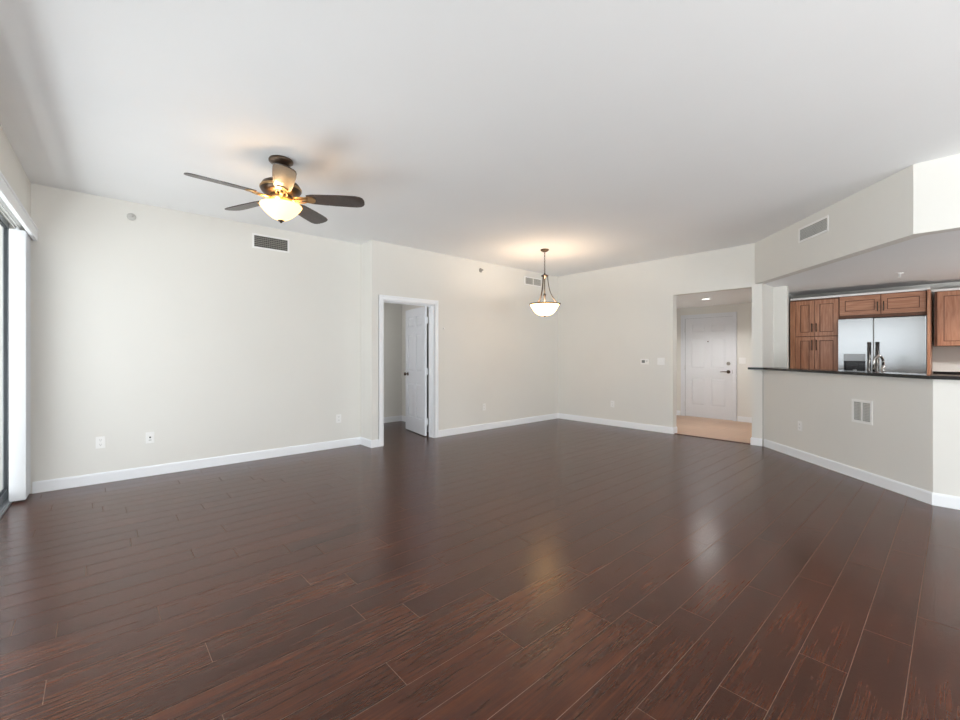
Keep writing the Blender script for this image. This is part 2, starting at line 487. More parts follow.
# unseen rear window, added to light the room from behind
b = MB()
for x0 in (.2, 1.6, 3.0):
    b.box(x0, x0 + 1.4, REAR - .09, REAR - .05, .1, .16); b.box(x0, x0 + 1.4, REAR - .09, REAR - .05, 2.36, 2.42)
    b.box(x0, x0 + .05, REAR - .09, REAR - .05, .16, 2.36); b.box(x0 + 1.35, x0 + 1.4, REAR - .09, REAR - .05, .16, 2.36)
w5 = b.build('window_6', M['alu']); struct(w5)
b = MB()
for x0 in (.2, 1.6, 3.0): b.box(x0 + .05, x0 + 1.35, REAR - .073, REAR - .067, .16, 2.36)
b.build('pane', M['glass'], w5)

# baseboards
BH = .105
def base_prof(b, pts, side):
    """skirting along an open polyline of room-side wall points; side gives the room side"""
    b.prism(thick_line(pts, .013, side), 0, BH - .012)
    b.prism(thick_line(pts, .009, side), BH - .012, BH - .004)
    b.prism(thick_line(pts, .005, side), BH - .004, BH)
b = MB(); base_prof(b, [(-.44, YA), (XS, YA), (XS, YB), (2.905, YB)], -1)
base_prof(b, [(3.917, YB), (XC, YB)], -1)
struct(b.build('baseboard_back', M['trim']))
b = MB(); base_prof(b, [(XC, YB), (XC, OY1), (XC + T, OY1)], -1)
base_prof(b, [(XC + T - .06, OY0), (XC, OY0), (XC, 1.80)], -1)
base_prof(b, [(6.905, 1.772), (5.275, .13), (5.275, REAR)], -1)
struct(b.build('baseboard_right', M['trim']))
b = MB()
base_prof(b, [(XC + T, 3.93), (XE, 3.93), (XE, EDY1 + .07)], -1)
base_prof(b, [(XE, EDY0 - .07), (XE, 1.93), (7.0, 1.93)], -1)
struct(b.build('baseboard_hall', M['trim']))
b = MB(); base_prof(b, [(2.03, 7.14), (4.38, 7.14), (4.38, 6.2), (4.07, 6.2), (4.07, 5.49)], -1)
struct(b.build('baseboard_bedroom', M['trim']))

# door casings and jambs
def casing_y(b, x0, x1, h, y, w=.062, face=-1):
    """casing around an opening in a wall facing -Y"""
    for d, ww, o in ((.012, w, 0), (.018, .022, w - .022), (.015, .012, .0)):
        yy = sorted((y, y + face * d))
        b.box(x0 - o - ww, x0 - o, yy[0], yy[1], 0, h + o + ww, .0015)
        b.box(x1 + o, x1 + o + ww, yy[0], yy[1], 0, h + o + ww, .0015)
        b.box(x0 - o, x1 + o, yy[0], yy[1], h + o, h + o + ww, .0015)
b = MB(); casing_y(b, DX0, DX1, DH, YB)
b.box(DX0, DX0 + .018, YB, YB + T, 0, DH - .018); b.box(DX1 - .018, DX1, YB, YB + T, 0, DH - .018); b.box(DX0, DX1, YB, YB + T, DH - .018, DH)
b.box(DX0 + .018, DX0 + .03, YB + .05, YB + .085, 0, DH - .03); b.box(DX0 + .018, DX1 - .018, YB + .05, YB + .085, DH - .03, DH - .018)
struct(b.build('trim_1', M['trim']))
b = MB()
for (d, ww, o) in ((.012, .055, 0), (.018, .02, .035)):
    b.box(XE - d, XE, EDY0 - o - ww, EDY0 - o, 0, EDH + o + ww, .0015); b.box(XE - d, XE, EDY1 + o, EDY1 + o + ww, 0, EDH + o + ww, .0015)
    b.box(XE - d, XE, EDY0 - o, EDY1 + o, EDH + o, EDH + o + ww, .0015)
b.box(XE, XE + T, EDY0, EDY0 + .02, 0, EDH); b.box(XE, XE + T, EDY1 - .02, EDY1, 0, EDH); b.box(XE, XE + T, EDY0 + .02, EDY1 - .02, EDH - .02, EDH)
struct(b.build('trim_2', M['door']))

# six-panel doors (local: width along +x from the hinge, thickness in y, z up)
def panel_door(w, h, t):
    b = MB()
    st = .115
    mid = w / 2
    rows = [(.24, .24 + .555), (.93, .93 + .60), (h - .12 - .30, h - .12)] if h > 1.9 else [(.1, h - .1)]
    rows = [(.235, .80), (.985, 1.60), (1.71, h - .125)]
    cols = [(st, mid - .05), (mid + .05, w - st)]
    b.box(.01, w - .01, -t / 2 + .013, t / 2 - .013, .01, h - .01)
    b.box(0, st, -t / 2, t / 2, 0, h, .0015); b.box(w - st, w, -t / 2, t / 2, 0, h, .0015); 
    zs = [0] + [z for r_ in rows for z in r_] + [h]
    for i in range(0, len(zs), 2):
        b.box(st, w - st, -t / 2, t / 2, zs[i], zs[i + 1])
    for (z0, z1) in rows: b.box(mid - .05, mid + .05, -t / 2, t / 2, z0, z1)
    for (x0, x1) in cols:
        for (z0, z1) in rows:
            for s in (-1, 1):
                # raised field with sloped edges
                yb, yt = s * (t / 2 - .013), s * (t / 2 - .003)
                a, c = .014, .040
                lo = [(x0 + a, z0 + a), (x1 - a, z0 + a), (x1 - a, z1 - a), (x0 + a, z1 - a)]
                hi = [(x0 + c, z0 + c), (x1 - c, z0 + c), (x1 - c, z1 - c), (x0 + c, z1 - c)]
                L1 = [b.bm.verts.new((p[0], yb, p[1])) for p in lo]; L2 = [b.bm.verts.new((p[0], yt, p[1])) for p in hi]
                b.bm.faces.new(L2)
                for k in range(4): b.bm.faces.new((L1[k], L1[(k + 1) % 4], L2[(k + 1) % 4], L2[k]))
                b.bm.faces.new(L1)
    return b
# bedroom door swung open into the far room
dd = struct(panel_door(.80, 2.015, .035).build('door_1', M['door']))
dd.location = (DX1 - .048, YB + T + .036, .012)
dd.rotation_euler = (0, 0, R(79.5))
for s in (-1, 1):
    b = MB()
    b.lathe([(0, 0), (.030, 0), (.030, .006), (.011, .010), (.011, .032), (.024, .040), (.029, .052), (.026, .064), (0, .068)], seg=24)
    b.xf(Matrix.Rotation(R(-90 * s), 4, 'X')); b.xf(Matrix.Translation((.69, s * .0175, .94)))
    b.build('door_knob', M['bronze'], dd)
for z in (.22, 1.0, 1.80):
    b = MB(); b.box(-.022, .001, -.030, -.016, z - .05, z + .05, .001); b.tube([(-.011, -.026, z - .052), (-.011, -.026, z + .052)], .006)
    b.build('hinge', M['trim'], dd)
# entry door, closed
ed = struct(panel_door(EDY1 - EDY0 - .05, EDH - .03, .042).build('door_2', M['door']))
ed.location = (XE + .035, EDY1 - .025, .008); ed.rotation_euler = (0, 0, R(-90))
# local: +x runs towards -Y, room side is local -y
wdt = EDY1 - EDY0 - .05
b = MB(); b.lathe([(0, 0), (.034, 0), (.034, .006), (.024, .012), (0, .012)], seg=24); b.xf(Matrix.Rotation(R(90), 4, 'X')); b.xf(Matrix.Translation((wdt - .07, -.021, 1.095)))
b.build('deadbolt', M['nickel'], ed)
b = MB(); b.lathe([(0, 0), (.034, 0), (.034, .008), (.016, .014), (.014, .05), (0, .052)], seg=24); b.xf(Matrix.Rotation(R(90), 4, 'X'))
b.tube([(0, -.045, 0), (-.03, -.055, 0), (-.08, -.056, .002), (-.13, -.054, -.004)], [.010, .010, .008, .006])
b.xf(Matrix.Translation((wdt - .07, -.021, .935)))
b.build('lever_handle', M['bronze'], ed)
b = MB(); b.lathe([(0, 0), (.012, 0), (.012, .004), (.006, .006), (0, .004)], seg=20); b.xf(Matrix.Rotation(R(90), 4, 'X')); b.xf(Matrix.Translation((wdt / 2, -.021, 1.53)))
b.build('peephole', M['bronze'], ed)
b = MB(); b.box(wdt - .002, wdt + .006, -.025, -.005, .90, .97, .001); b.build('strike_plate', M['bronze'], ed)
b = MB(); b.box(-.0048, -.0005, -.018, -.006, 0, EDH - .03); b.box(wdt + .0005, wdt + .0048, -.018, -.006, 0, EDH - .03); b.box(-.0048, wdt + .0048, -.018, -.006, EDH - .0295, EDH - .028 + .0005)
b.build('gap_shade', M['gasket'], ed)  # dark strips painted in for the shade of the door gap
for z in (.25, 1.0, 1.78):
    b = MB(); b.tube([(-.006, -.026, z - .05), (-.006, -.026, z + .05)], .007); b.build('hinge', M['nickel'], ed)
# spring door stop on the hall baseboard
t = empty('door_stop', (XE - .07, 3.90, .0))
t = tag(t, 'small white spring door stop low beside the closed entry door', 'door stop')
b = MB(); b.tube([(0, .017, .05), (0, -.05, .05)], .006); b.tube([(0, -.05, .05), (0, -.065, .05)], .010); b.build('spring', M['plastic'], t)

# ------------------------------------------------------------------ vertical blind on the window wall
vb = empty('vertical_blind', WORG, WROT)
tag(vb, 'white vertical blind bunched in the corner of the window wall, long valance above', 'window blind')
b = MB(); b.box(.018, .045, -5.25, -.005, 2.318, 2.425, .003); b.box(.018, .05, -5.25, -.005, 2.412, 2.43, .002)
b.build('valance', M['trim'], vb)
b = MB(); b.box(-.075, -.03, -5.25, -.01, 2.372, 2.41, .002); b.box(-.068, -.062, -5.25, -.01, 2.360, 2.372); b.box(-.044, -.038, -5.25, -.01, 2.360, 2.372)
b.build('track', M['vent_metal'], vb)
for y_ in (-.5, -2.2, -4.4):
    b = MB(); b.box(-.075, .03, y_ - .02, y_ + .02, 2.41, 2.45, .001); b.build('bracket', M['trim'], vb)
first = None
for i in range(14):
    y = -.285 + i * .0195
    if first is None:
        b = MB(); n = 8
        pf = [(-.052 + .1 * k / n, -.004 * math.sin(PI * k / n)) for k in range(n + 1)]
        b.prism([(p[0] - .047, p[1]) for p in pf] + [(p[0] - .047, p[1] + .0012) for p in reversed(pf)], .02, 2.345)
        b.box(-.058, -.046, -.001, .003, 2.34, 2.366)
        first = b.build('vane', M['vinyl'], vb); first.location = (0, y, 0)
    else:
        c = first.copy(); COL.objects.link(c); c.parent = vb; c.location = (0, y, 0)

# ------------------------------------------------------------------ ceiling fan
FX, FY, FZ = 1.107, 3.64, 2.54
fan = empty('ceiling_fan', (FX, FY, H))
tag(fan, 'five-blade dark wood ceiling fan with glowing alabaster bowl light', 'ceiling fan')
def fz(z): return z - H
b = MB(); b.lathe([(0, 0), (.088, 0), (.092, -.008), (.090, -.020), (.066, -.040), (.045, -.052), (.024, -.058), (0, -.058)]); b.build('canopy', M['bronze'], fan)
b = MB(); b.tube([(0, 0, -.05), (0, 0, -.165)], .014); b.lathe([(.014, -.135), (.034, -.145), (.040, -.165), (.030, -.172), (0, -.172)]); b.build('downrod', M['bronze'], fan)
b = MB(); b.lathe([(0, -.160), (.05, -.162), (.095, -.175), (.135, -.196), (.150, -.222), (.152, -.248), (.140, -.268), (.105, -.285), (.07, -.295), (0, -.296)], seg=56)
mot = b.build('motor_housing', M['bronze'], fan)
b = MB(); b.lathe([(.1535, -.226), (.156, -.230), (.156, -.242), (.1535, -.246)], seg=56); b.build('band', M['brass'], mot)
b = MB(); b.lathe([(0, -.290), (.075, -.292), (.085, -.305), (.080, -.330), (.060, -.338), (.055, -.352), (.030, -.360), (0, -.362)], seg=48)
for k in range(3):
    a = R(20 + 120 * k); b.tube([(.05 * math.cos(a), .05 * math.sin(a), -.348), (.11 * math.cos(a), .11 * math.sin(a), -.352), (.150 * math.cos(a), .150 * math.sin(a), -.366)], .005, 8)
b.tube([(0, 0, -.36), (0, 0, -.485)], .005, 8)
b.build('light_kit', M['brass'], fan)
def bowl(rr, z0, z1, flare, n=14):
    pr = []
    for k in range(n + 1):
        t_ = k / n
        pr.append((rr * math.sin(t_ * PI / 2) ** .9 if t_ > 0 else 0, z0 + (z1 - z0) * (1 - math.cos(t_ * PI / 2)) ** 1.0))
    return pr
b = MB()
pr = [(0, -.492), (.03, -.488), (.065, -.470), (.100, -.442), (.130, -.412), (.150, -.388), (.158, -.374), (.153, -.366), (.147, -.372), (.141, -.388), (.122, -.412), (.094, -.439), (.060, -.464), (.028, -.480), (0, -.484)]
b.lathe(pr, seg=56); b.build('bowl_shade', M['alabaster'], fan)
b = MB(); b.lathe([(0, -.512), (.006, -.508), (.012, -.500), (.026, -.492), (.024, -.484), (0, -.482)], seg=24); b.build('finial', M['bronze'], fan)
# blade outline along +x
def blade_bm():
    half = [(.20, .052), (.24, .062), (.32, .069), (.42, .075), (.52, .078), (.585, .077), (.622, .070), (.642, .054), (.652, .030), (.654, 0)]
    poly = half + [(x, -y) for x, y in reversed(half[:-1])]
    b = MB(); b.prism(poly, -.004, .004)
    es = [e_ for e_ in b.bm.edges if abs(e_.verts[0].co.z - e_.verts[1].co.z) < 1e-6]
    bmesh.ops.bevel(b.bm, geom=es, offset=.002, segments=1, affect='EDGES')
    return b
def iron_bm():
    b = MB()
    b.box(.095, .175, -.016, .016, -.010, -.004, .002)
    pts = [(.165, .014), (.185, .034), (.215, .044), (.245, .040), (.262, .022), (.268, 0)]
    pl = pts + [(x, -y) for x, y in reversed(pts[:-1])]
    b.prism(pl, -.0105, -.0045)
    for s in (-1, 1):
        b.tube([(.10, s * .030, -.012), (.14, s * .040, -.014), (.18, s * .036, -.011), (.21, s * .020, -.010)], .006, 8)
    for x, y in ((.215, .022), (.215, -.022), (.25, 0)):
        b.tube([(x, y, -.0060), (x, y, -.0135)], .0055, 10)
    b.tube([(.07, 0, -.012), (.11, 0, -.016), (.16, 0, -.013), (.2, 0, -.010)], .012, 10)
    return b
bl = ir = None
for k in range(5):
    a = R(-176.6 - 72 * k)
    if bl is None:
        bl = blade_bm().build('blade', M['blade'], fan)
        ir = iron_bm().build('blade_iron', M['brass'], bl)
        o = bl
    else:
        o = copy_tree(bl, fan)
    o.location = (0, 0, fz(FZ))
    o.rotation_mode = 'QUATERNION'
    o.rotation_quaternion = (Matrix.Rotation(a, 3, 'Z') @ Matrix.Rotation(R(-13), 3, 'X')).to_quaternion()
def lamp(name, loc, power, col, rad):
    l = bpy.data.lights.new(name, 'POINT'); l.energy = power; l.color = col; l.shadow_soft_size = rad
    o = bpy.data.objects.new(name, l); COL.objects.link(o); o.location = loc; return o
for k in range(2):
    a = R(40 + 180 * k)
    lamp('fan_bulb', (FX + .10 * math.cos(a), FY + .10 * math.sin(a), H - .385), 1.8, (1, .72, .45), .03)

# ------------------------------------------------------------------ pendant
PX, PY = 4.976, 4.10
pd = empty('pendant_light', (PX, PY, H))
tag(pd, 'bowl pendant with pale lit glass hanging on a chain near the far corner', 'pendant light')
b = MB(); b.lathe([(0, 0), (.062, 0), (.065, -.006), (.055, -.022), (.030, -.036), (.010, -.042), (0, -.042)]); b.build('canopy', M['bronze'], pd)
b = MB(); z = -.05; k = 0
while z > -.345:
    b.torus((0, 0, z), .009, .0024, axis=((1, 0, 0) if k % 2 else (0, 1, 0)), long_axis=(0, 0, 1), sq=1.6, seg=14)
    z -= .0235; k += 1
b.tube([(.006 * math.sin(i * .9), .006 * math.cos(i * .9), -.04 - .31 * i / 24) for i in range(25)], .0022, 6)
b.build('chain', M['bronze'], pd)
b = MB(); b.lathe([(0, -.345), (.010, -.348), (.014, -.370), (.045, -.384), (.056, -.392), (.052, -.402), (.020, -.412), (.012, -.44), (0, -.44)]); b.tube([(0, 0, -.43), (0, 0, -.66)], .008)
b.lathe([(0, -.655), (.016, -.66), (.022, -.68), (.014, -.70), (.008, -.71), (.008, -.80), (0, -.80)]); b.build('stem', M['bronze'], pd)
arm = None
for k in range(3):
    a = R(75 + 120 * k)
    if arm is None:
        b = MB()
        n = 18
        pts = []
        for i in range(n + 1):
            t_ = i / n
            pts.append((.042 + .038 * t_ + .115 * t_ ** 3.2, 0, -.395 - .415 * t_))
        b.tube(pts, .0065, 8)
        b.tube([(.195, 0, -.81), (.222, 0, -.812)], .006, 8)
        arm = b.build('arm', M['bronze'], pd); o = arm
        b = MB(); b.lathe([(0, -.795), (.008, -.798), (.012, -.808), (.010, -.820), (.0, -.826)], c=(.225, 0), seg=14); b.build('knob', M['bronze'], arm)
    else: o = copy_tree(arm, pd)
    o.rotation_euler = (0, 0, a)
b = MB(); b.lathe([(.214, -.812), (.224, -.808), (.226, -.818), (.219, -.826), (.212, -.824), (.214, -.812)], seg=64); b.build('rim', M['bronze'], pd)
b = MB()
pr = [(0, -.990), (.05, -.986), (.095, -.974), (.135, -.948), (.165, -.912), (.190, -.868), (.208, -.840), (.214, -.822), (.208, -.822), (.200, -.842), (.182, -.870), (.157, -.912), (.128, -.944), (.09, -.966), (.05, -.978), (0, -.982)]
b.lathe(pr, seg=64); b.build('bowl_shade', M['alabaster_pendant'], pd)
b = MB(); b.lathe([(0, -1.012), (.007, -1.006), (.010, -.998), (.018, -.992), (.016, -.984), (0, -.984)], seg=20); b.build('finial', M['bronze'], pd)
for k in range(3):
    a = R(15 + 120 * k)
    lamp('pendant_bulb', (PX + .09 * math.cos(a), PY + .09 * math.sin(a), H - .87), 4, (1, .93, .86), .03)

# ------------------------------------------------------------------ recessed lights
def downlight(name, x, y, z, label, group, power):
    t = empty(name, (x, y, z)); tag(t, label, 'ceiling light', group)
    b = MB(); b.lathe([(.062, .0), (.085, 0), (.088, -.003), (.085, -.006), (.066, -.006), (.062, 0)], seg=32); b.build('trim_ring', M['trim'], t)
    b = MB(); b.lathe([(0, -.001), (.062, -.001), (.062, -.003), (0, -.003)], seg=32); b.build('lens', M['lens'], t)
    l = bpy.data.lights.new(name + '_light', 'SPOT'); l.energy = power; l.spot_size = R(150); l.spot_blend = .6; l.shadow_soft_size = .12; l.color = (1, .98, .96)
    o = bpy.data.objects.new(name + '_light', l); COL.objects.link(o); o.location = (x, y, z - .02)
downlight('recessed_light', 7.93, 2.92, HE, 'round recessed light glowing in the hall ceiling', None, 72)
for y in (-.7, -2.2):  # two unseen lamps added to brighten the kitchen
    downlight('recessed_light', 7.3, y, HK, 'unseen round recessed light added to brighten the kitchen', 'added kitchen lights', 150)

# ------------------------------------------------------------------ wall plates
def on_wall(name, x, y, z, rz):
    """root facing local -y"""
    return empty(name, (x, y, z), rz)
def outlet(x, y, z, rz, label, kind='duplex', s=1.0):
    t = on_wall('wall_outlet', x, y, z, rz); tag(t, label, 'outlet')
    b = MB(); b.box(-.036 * s, .036 * s, -.006, 0, -.058 * s, .058 * s, .003); b.build('plate', M['plastic'], t)
    if kind == 'duplex':
        for dz in (-.022, .022):
            b = MB(); b.prism([(.016 * math.cos(q * PI / 8), dz + max(-.013, min(.013, .017 * math.sin(q * PI / 8)))) for q in range(16)], -.0085, -.005, axis='y')
            so = b.build('socket', M['plastic'], t)
            b = MB(); b.box(-.008, -.0055, -.0092, -.008, dz - .001, dz + .008); b.box(.0055, .008, -.0092, -.008, dz - .001, dz + .007); b.tube([(0, -.0092, dz - .007), (0, -.008, dz - .007)], .0025, 8)
            b.build('slots', M['slot'], so)
    elif kind == 'coax':
        b = MB(); b.tube([(0, -.006, .004), (0, -.016, .004)], .0075, 12); b.build('jack', M['slot'], t)
        b = MB(); b.box(-.012, .012, -.0075, -.005, -.032, -.020, .001); b.build('port', M['vent_metal'], t)
    return t
outlet(.027, YA, .405, 0, 'white square wall outlet nearest the window corner on the long wall')
outlet(.416, YA, .402, 0, 'white wall plate with a black round cable jack on the long wall', 'coax')
outlet(2.469, YA, .398, 0, 'white outlet on the long wall just before the wall steps forward')
outlet(4.882, YB, .389, 0, 'white outlet low on the wall between open bedroom door and far corner')
outlet(XC, 4.123, .389, R(-90), 'white outlet low on the wall under the thermostat side of the hall opening')
ANG = math.atan2(HL[0][1] - HL[1][1], HL[0][0] - HL[1][0])        # direction of the angled bar wall
def on_line(P, Q, s, z, off=0):
    d = (Vector(Q) - Vector(P)).normalized()
    p = Vector(P) + d * s
    return p.x, p.y, z
x, y, z = on_line(HL[0], HL[1], .742, .40)
outlet(x, y, z, ANG - PI, 'white outlet low on the angled bar wall below the counter')
def switch(x, y, z, rz, label, n=2):
    t = on_wall('light_switch', x, y, z, rz); tag(t, label, 'light switch')
    w = .036 + .023 * (n - 1)
    b = MB(); b.box(-w, w, -.006, 0, -.058, .058, .003); b.build('plate', M['plastic'], t)
    for i in range(n):
        cx = (i - (n - 1) / 2) * .046
        b = MB(); b.box(cx - .005, cx + .005, -.016, -.005, -.004, .014, .002); b.build('toggle', M['plastic'], t)
switch(XC, 3.236, 1.165, R(-90), 'white switch plate beside the hall opening next to the thermostat', 2)
switch(XE, 2.70, 1.165, R(-90), 'white double switch plate to the handle side of the entry door', 2)
t = on_wall('thermostat', XC, 3.512, 1.157, R(-90)); tag(t, 'small white thermostat with grey screen on the wall before the hall', 'thermostat')
b = MB(); b.box(-.068, .068, -.024, 0, -.046, .046, .005); b.build('housing', M['plastic'], t)
b = MB(); b.box(-.045, .012, -.0255, -.023, -.020, .026, .001); b.build('screen', principled('lcd', (.20, .21, .20), .2), t)
b = MB(); b.box(.030, .040, -.027, -.023, -.005, .022, .001); b.box(.046, .056, -.027, -.023, -.005, .022, .001); b.build('buttons', M['vent_metal'], t)
# small round cover on the door wall
t = MB(); t.lathe([(0, .0), (.014, 0), (.014, .004), (.006, .010), (0, .010)], seg=20); t.xf(Matrix.Rotation(R(90), 4, 'X'))
o = t.build('wall_hook', M['plastic']); o.location = (4.036, YB, 1.684); tag(o, 'tiny white round wall peg beside the bedroom door casing', 'wall peg')

# sprinklers
def sprinkler(loc, rot, label, mat):
    t = empty('fire_sprinkler', loc); t.rotation_euler = rot; tag(t, label, 'sprinkler')
    b = MB(); b.lathe([(0, 0), (.036, 0), (.038, -.004), (.030, -.010), (.022, -.012), (0, -.012)], seg=28); b.build('escutcheon', mat, t)
    b = MB(); b.tube([(0, 0, -.010), (0, 0, -.028)], .009); b.tube([(.010, 0, -.022), (.014, 0, -.036), (.003, 0, -.052)], .0025, 8); b.tube([(-.010, 0, -.022), (-.014, 0, -.036), (-.003, 0, -.052)], .0025, 8)
    b.build('head', mat, t)
    b = MB(); b.lathe([(0, -.050), (.016, -.051), (.016, -.054), (0, -.056)], seg=20); b.build('deflector', mat, t)
sprinkler((.265, YA, 2.689), (R(-90), 0, 0), 'sprinkler head high on the long wall between blind and vent', M['vent_metal'])
sprinkler((4.803, YB, 2.695), (R(-90), 0, 0), 'sprinkler head high on the wall between bedroom door and pendant', M['nickel'])
sprinkler((7.29, .455, HK), (0, 0, 0), 'white sprinkler head hanging under the kitchen ceiling', M['plastic'])

# ------------------------------------------------------------------ air vents (local: x along wall, faces -y, centre at origin)
def vent(loc, rz, w, h, label, core, back, cells, double=False, fw=.022, flip=False):
    t = empty('air_vent', loc, rz); tag(t, label, 'air vent')
    b = MB()
    W2, H2 = w / 2, h / 2
    b.box(-W2 - fw, W2 + fw, -.008, 0, H2, H2 + fw, .002); b.box(-W2 - fw, W2 + fw, -.008, 0, -H2 - fw, -H2, .002)
    b.box(-W2 - fw, -W2, -.008, 0, -H2, H2, .002); b.box(W2, W2 + fw, -.008, 0, -H2, H2, .002)
    if double: b.box(-.009, .009, -.008, 0, -H2, H2, .001)
    b.build('frame', M['plastic'], t)
    b = MB(); b.box(-W2, W2, -.0012, 0, -H2, H2); b.build('backing', back, t)
    b = MB()
    nx, nz = cells
    for i in range(1, nz):
        z = -H2 + h * i / nz
        b.prism([(-.0062, z - .0035), (-.0054, z - .0042), (-.0014, z + .0028), (-.0022, z + .0035)], -W2, W2, axis='x')
    for i in range(1, nx):
        x = -W2 + w * i / nx
        b.box(x - .0010, x + .0010, -.0070, -.0013, -H2, H2)
    b.build('louvers', core, t)
    return t
vent((1.606, YA, 2.652), 0, .385, .135, 'air vent with dark grid high on the long wall behind the fan', principled('dull_grid', (.34, .33, .29), .6), M['vent_dark'], (18, 6))
vent((6.14, YB, 2.655), 0, .44, .115, 'pale double air vent high in the far corner behind the pendant', M['vent_metal'], principled('vent_grey', (.34, .33, .31), .6), (14, 7), True)
FA = math.atan2(FL[0][1] - FL[1][1], FL[0][0] - FL[1][0])
x, y, z = on_line(FL[0], FL[1], 1.27, 2.67)
vent((x, y, z), FA - PI, .46, .125, 'wide grey air vent on the angled fascia above the bar', M['vent_metal'], principled('vent_grey_dark', (.20, .20, .20), .6), (24, 8))
x, y, z = on_line(HL[0], HL[1], 1.645, .696)
vent((x, y, z), FA - PI + (ANG - FA), .195, .185, 'small twin-panel air vent on the bar wall below the counter', M['vent_metal'], principled('vent_grey_mid', (.22, .21, .20), .6), (12, 12), True, fw=.026)

# ------------------------------------------------------------------ bar counter
d45 = (Vector(HL[1]) - Vector(HL[0])).normalized()
n45 = Vector((d45.y, -d45.x))                # towards the living room
if n45.x > 0: n45 = -n45
OV = .045
A1 = Vector(HL[0]) + n45 * OV; B1 = Vector(HL[1]) + n45 * OV
# front line meets x = 6.855 and x = 5.275-OV
def at_x(P, d, X): return tuple(P + d * ((X - P.x) / d.x))
p1 = at_x(A1, d45, 6.850); p2 = at_x(A1, d45, 5.275 - OV)
A2 = Vector(HL[0]) - n45 * .30
poly = [(6.898, 1.965), (6.850, 1.965), p1, p2, (5.275 - OV, -3.1), (5.275 + .32, -3.1), (5.275 + .32, (at_x(A2, d45, 5.275 + .32))[1]), at_x(A2, d45, 7.27), (7.27, 1.797), (6.898, 1.797)]
b = MB(); b.prism(poly, 1.066, 1.096)
tag(b.build('bar_counter', M['granite']), 'long black granite bar top on the angled half wall', 'counter')

# lower kitchen counter behind the bar
A3 = Vector(HL[0]) - n45 * .13; A4 = Vector(HL[0]) - n45 * .78
pl3 = [at_x(A3, d45, 7.05), at_x(A3, d45, 5.41), (5.41, -1.6), (6.06, -1.6), at_x(A4, d45, 6.06), at_x(A4, d45, 7.62)]
pl3 = [p if p[1] < 1.62 else (p[0] - (p[1] - 1.62) * d45.x / d45.y, 1.62) for p in pl3]
b = MB(); b.prism(pl3, .005, .87)
t = b.build('base_cabinet', M['cab']); tag(t, 'low wood kitchen cabinet hidden behind the bar wall', 'cabinet')
b = MB(); b.prism(pl3, .871, .91)
tag(b.build('sink_counter', M['granite']), 'low black kitchen counter behind the bar, carrying the faucet', 'counter')

# faucet
fc = empty('kitchen_faucet', (6.33, .60, .91), R(-35))
tag(fc, 'tall chrome gooseneck kitchen faucet standing behind the bar', 'faucet')
b = MB(); b.lathe([(0, 0), (.028, 0), (.028, .008), (.020, .014), (.018, .11), (.015, .125), (0, .125)], seg=24); b.build('base', M['chrome'], fc)
b = MB(); pts = [(0, 0, .12), (0, 0, .285)]
for i in range(1, 15):
    a = PI * i / 14; pts.append((.058 - .058 * math.cos(a), 0, .285 + .066 * math.sin(a)))
pts.append((.116, 0, .245)); b.tube(pts, .0125, 14); b.build('spout', M['chrome'], fc)
b = MB(); b.tube([(.116, 0, .248), (.116, 0, .19), (.117, 0, .15)], [.0145, .016, .019], 14); b.build('spray_head', M['chrome'], fc)
b = MB(); b.tube([(0, .016, .07), (0, .05, .085), (0, .09, .13)], [.008, .007, .006]); b.build('lever', M['chrome'], fc)

# ------------------------------------------------------------------ kitchen wall: refrigerator and cabinets (fronts face -X)
FXF = 8.05
fr = empty('refrigerator', (8.4, .70, 0))
tag(fr, 'side by side stainless steel refrigerator with water dispenser', 'refrigerator')
def L(o, p):     # world-coordinate mesh under an offset root
    o.parent = p; o.matrix_parent_inverse = Matrix.Translation(p.location).inverted(); return o
b = MB(); b.box(FXF + .055, 8.72, .262, 1.142, .01, 1.775, .004); L(b.build('case', M['nickel']), fr)
b = MB(); b.box(FXF + .06, FXF + .09, .27, 1.13, .01, .09, .002); L(b.build('kick_plate', M['black_gloss']), fr)
SPLIT = .768
b = MB(); b.box(FXF, FXF + .05, .258, SPLIT - .006, .10, 1.785, .006); dr = L(b.build('fridge_door', M['steel']), fr)
def handle(y):
    b = MB(); b.tube([(FXF - .045, y, .62), (FXF - .045, y, 1.45)], .018, 14)
    b.tube([(FXF - .045, y, .66), (FXF - .002, y, .66)], .009, 10); b.tube([(FXF - .045, y, 1.41), (FXF - .002, y, 1.41)], .009, 10)
    return b
hm = principled('dark_steel_handle', (.16, .155, .15), .22, 1)
h1 = handle(SPLIT - .042).build('handle', hm); h1.parent = dr; h1.matrix_parent_inverse = dr.matrix_parent_inverse.copy(); h1.matrix_parent_inverse = (Matrix.Translation(fr.location) @ dr.matrix_parent_inverse).inverted() @ Matrix.Identity(4)
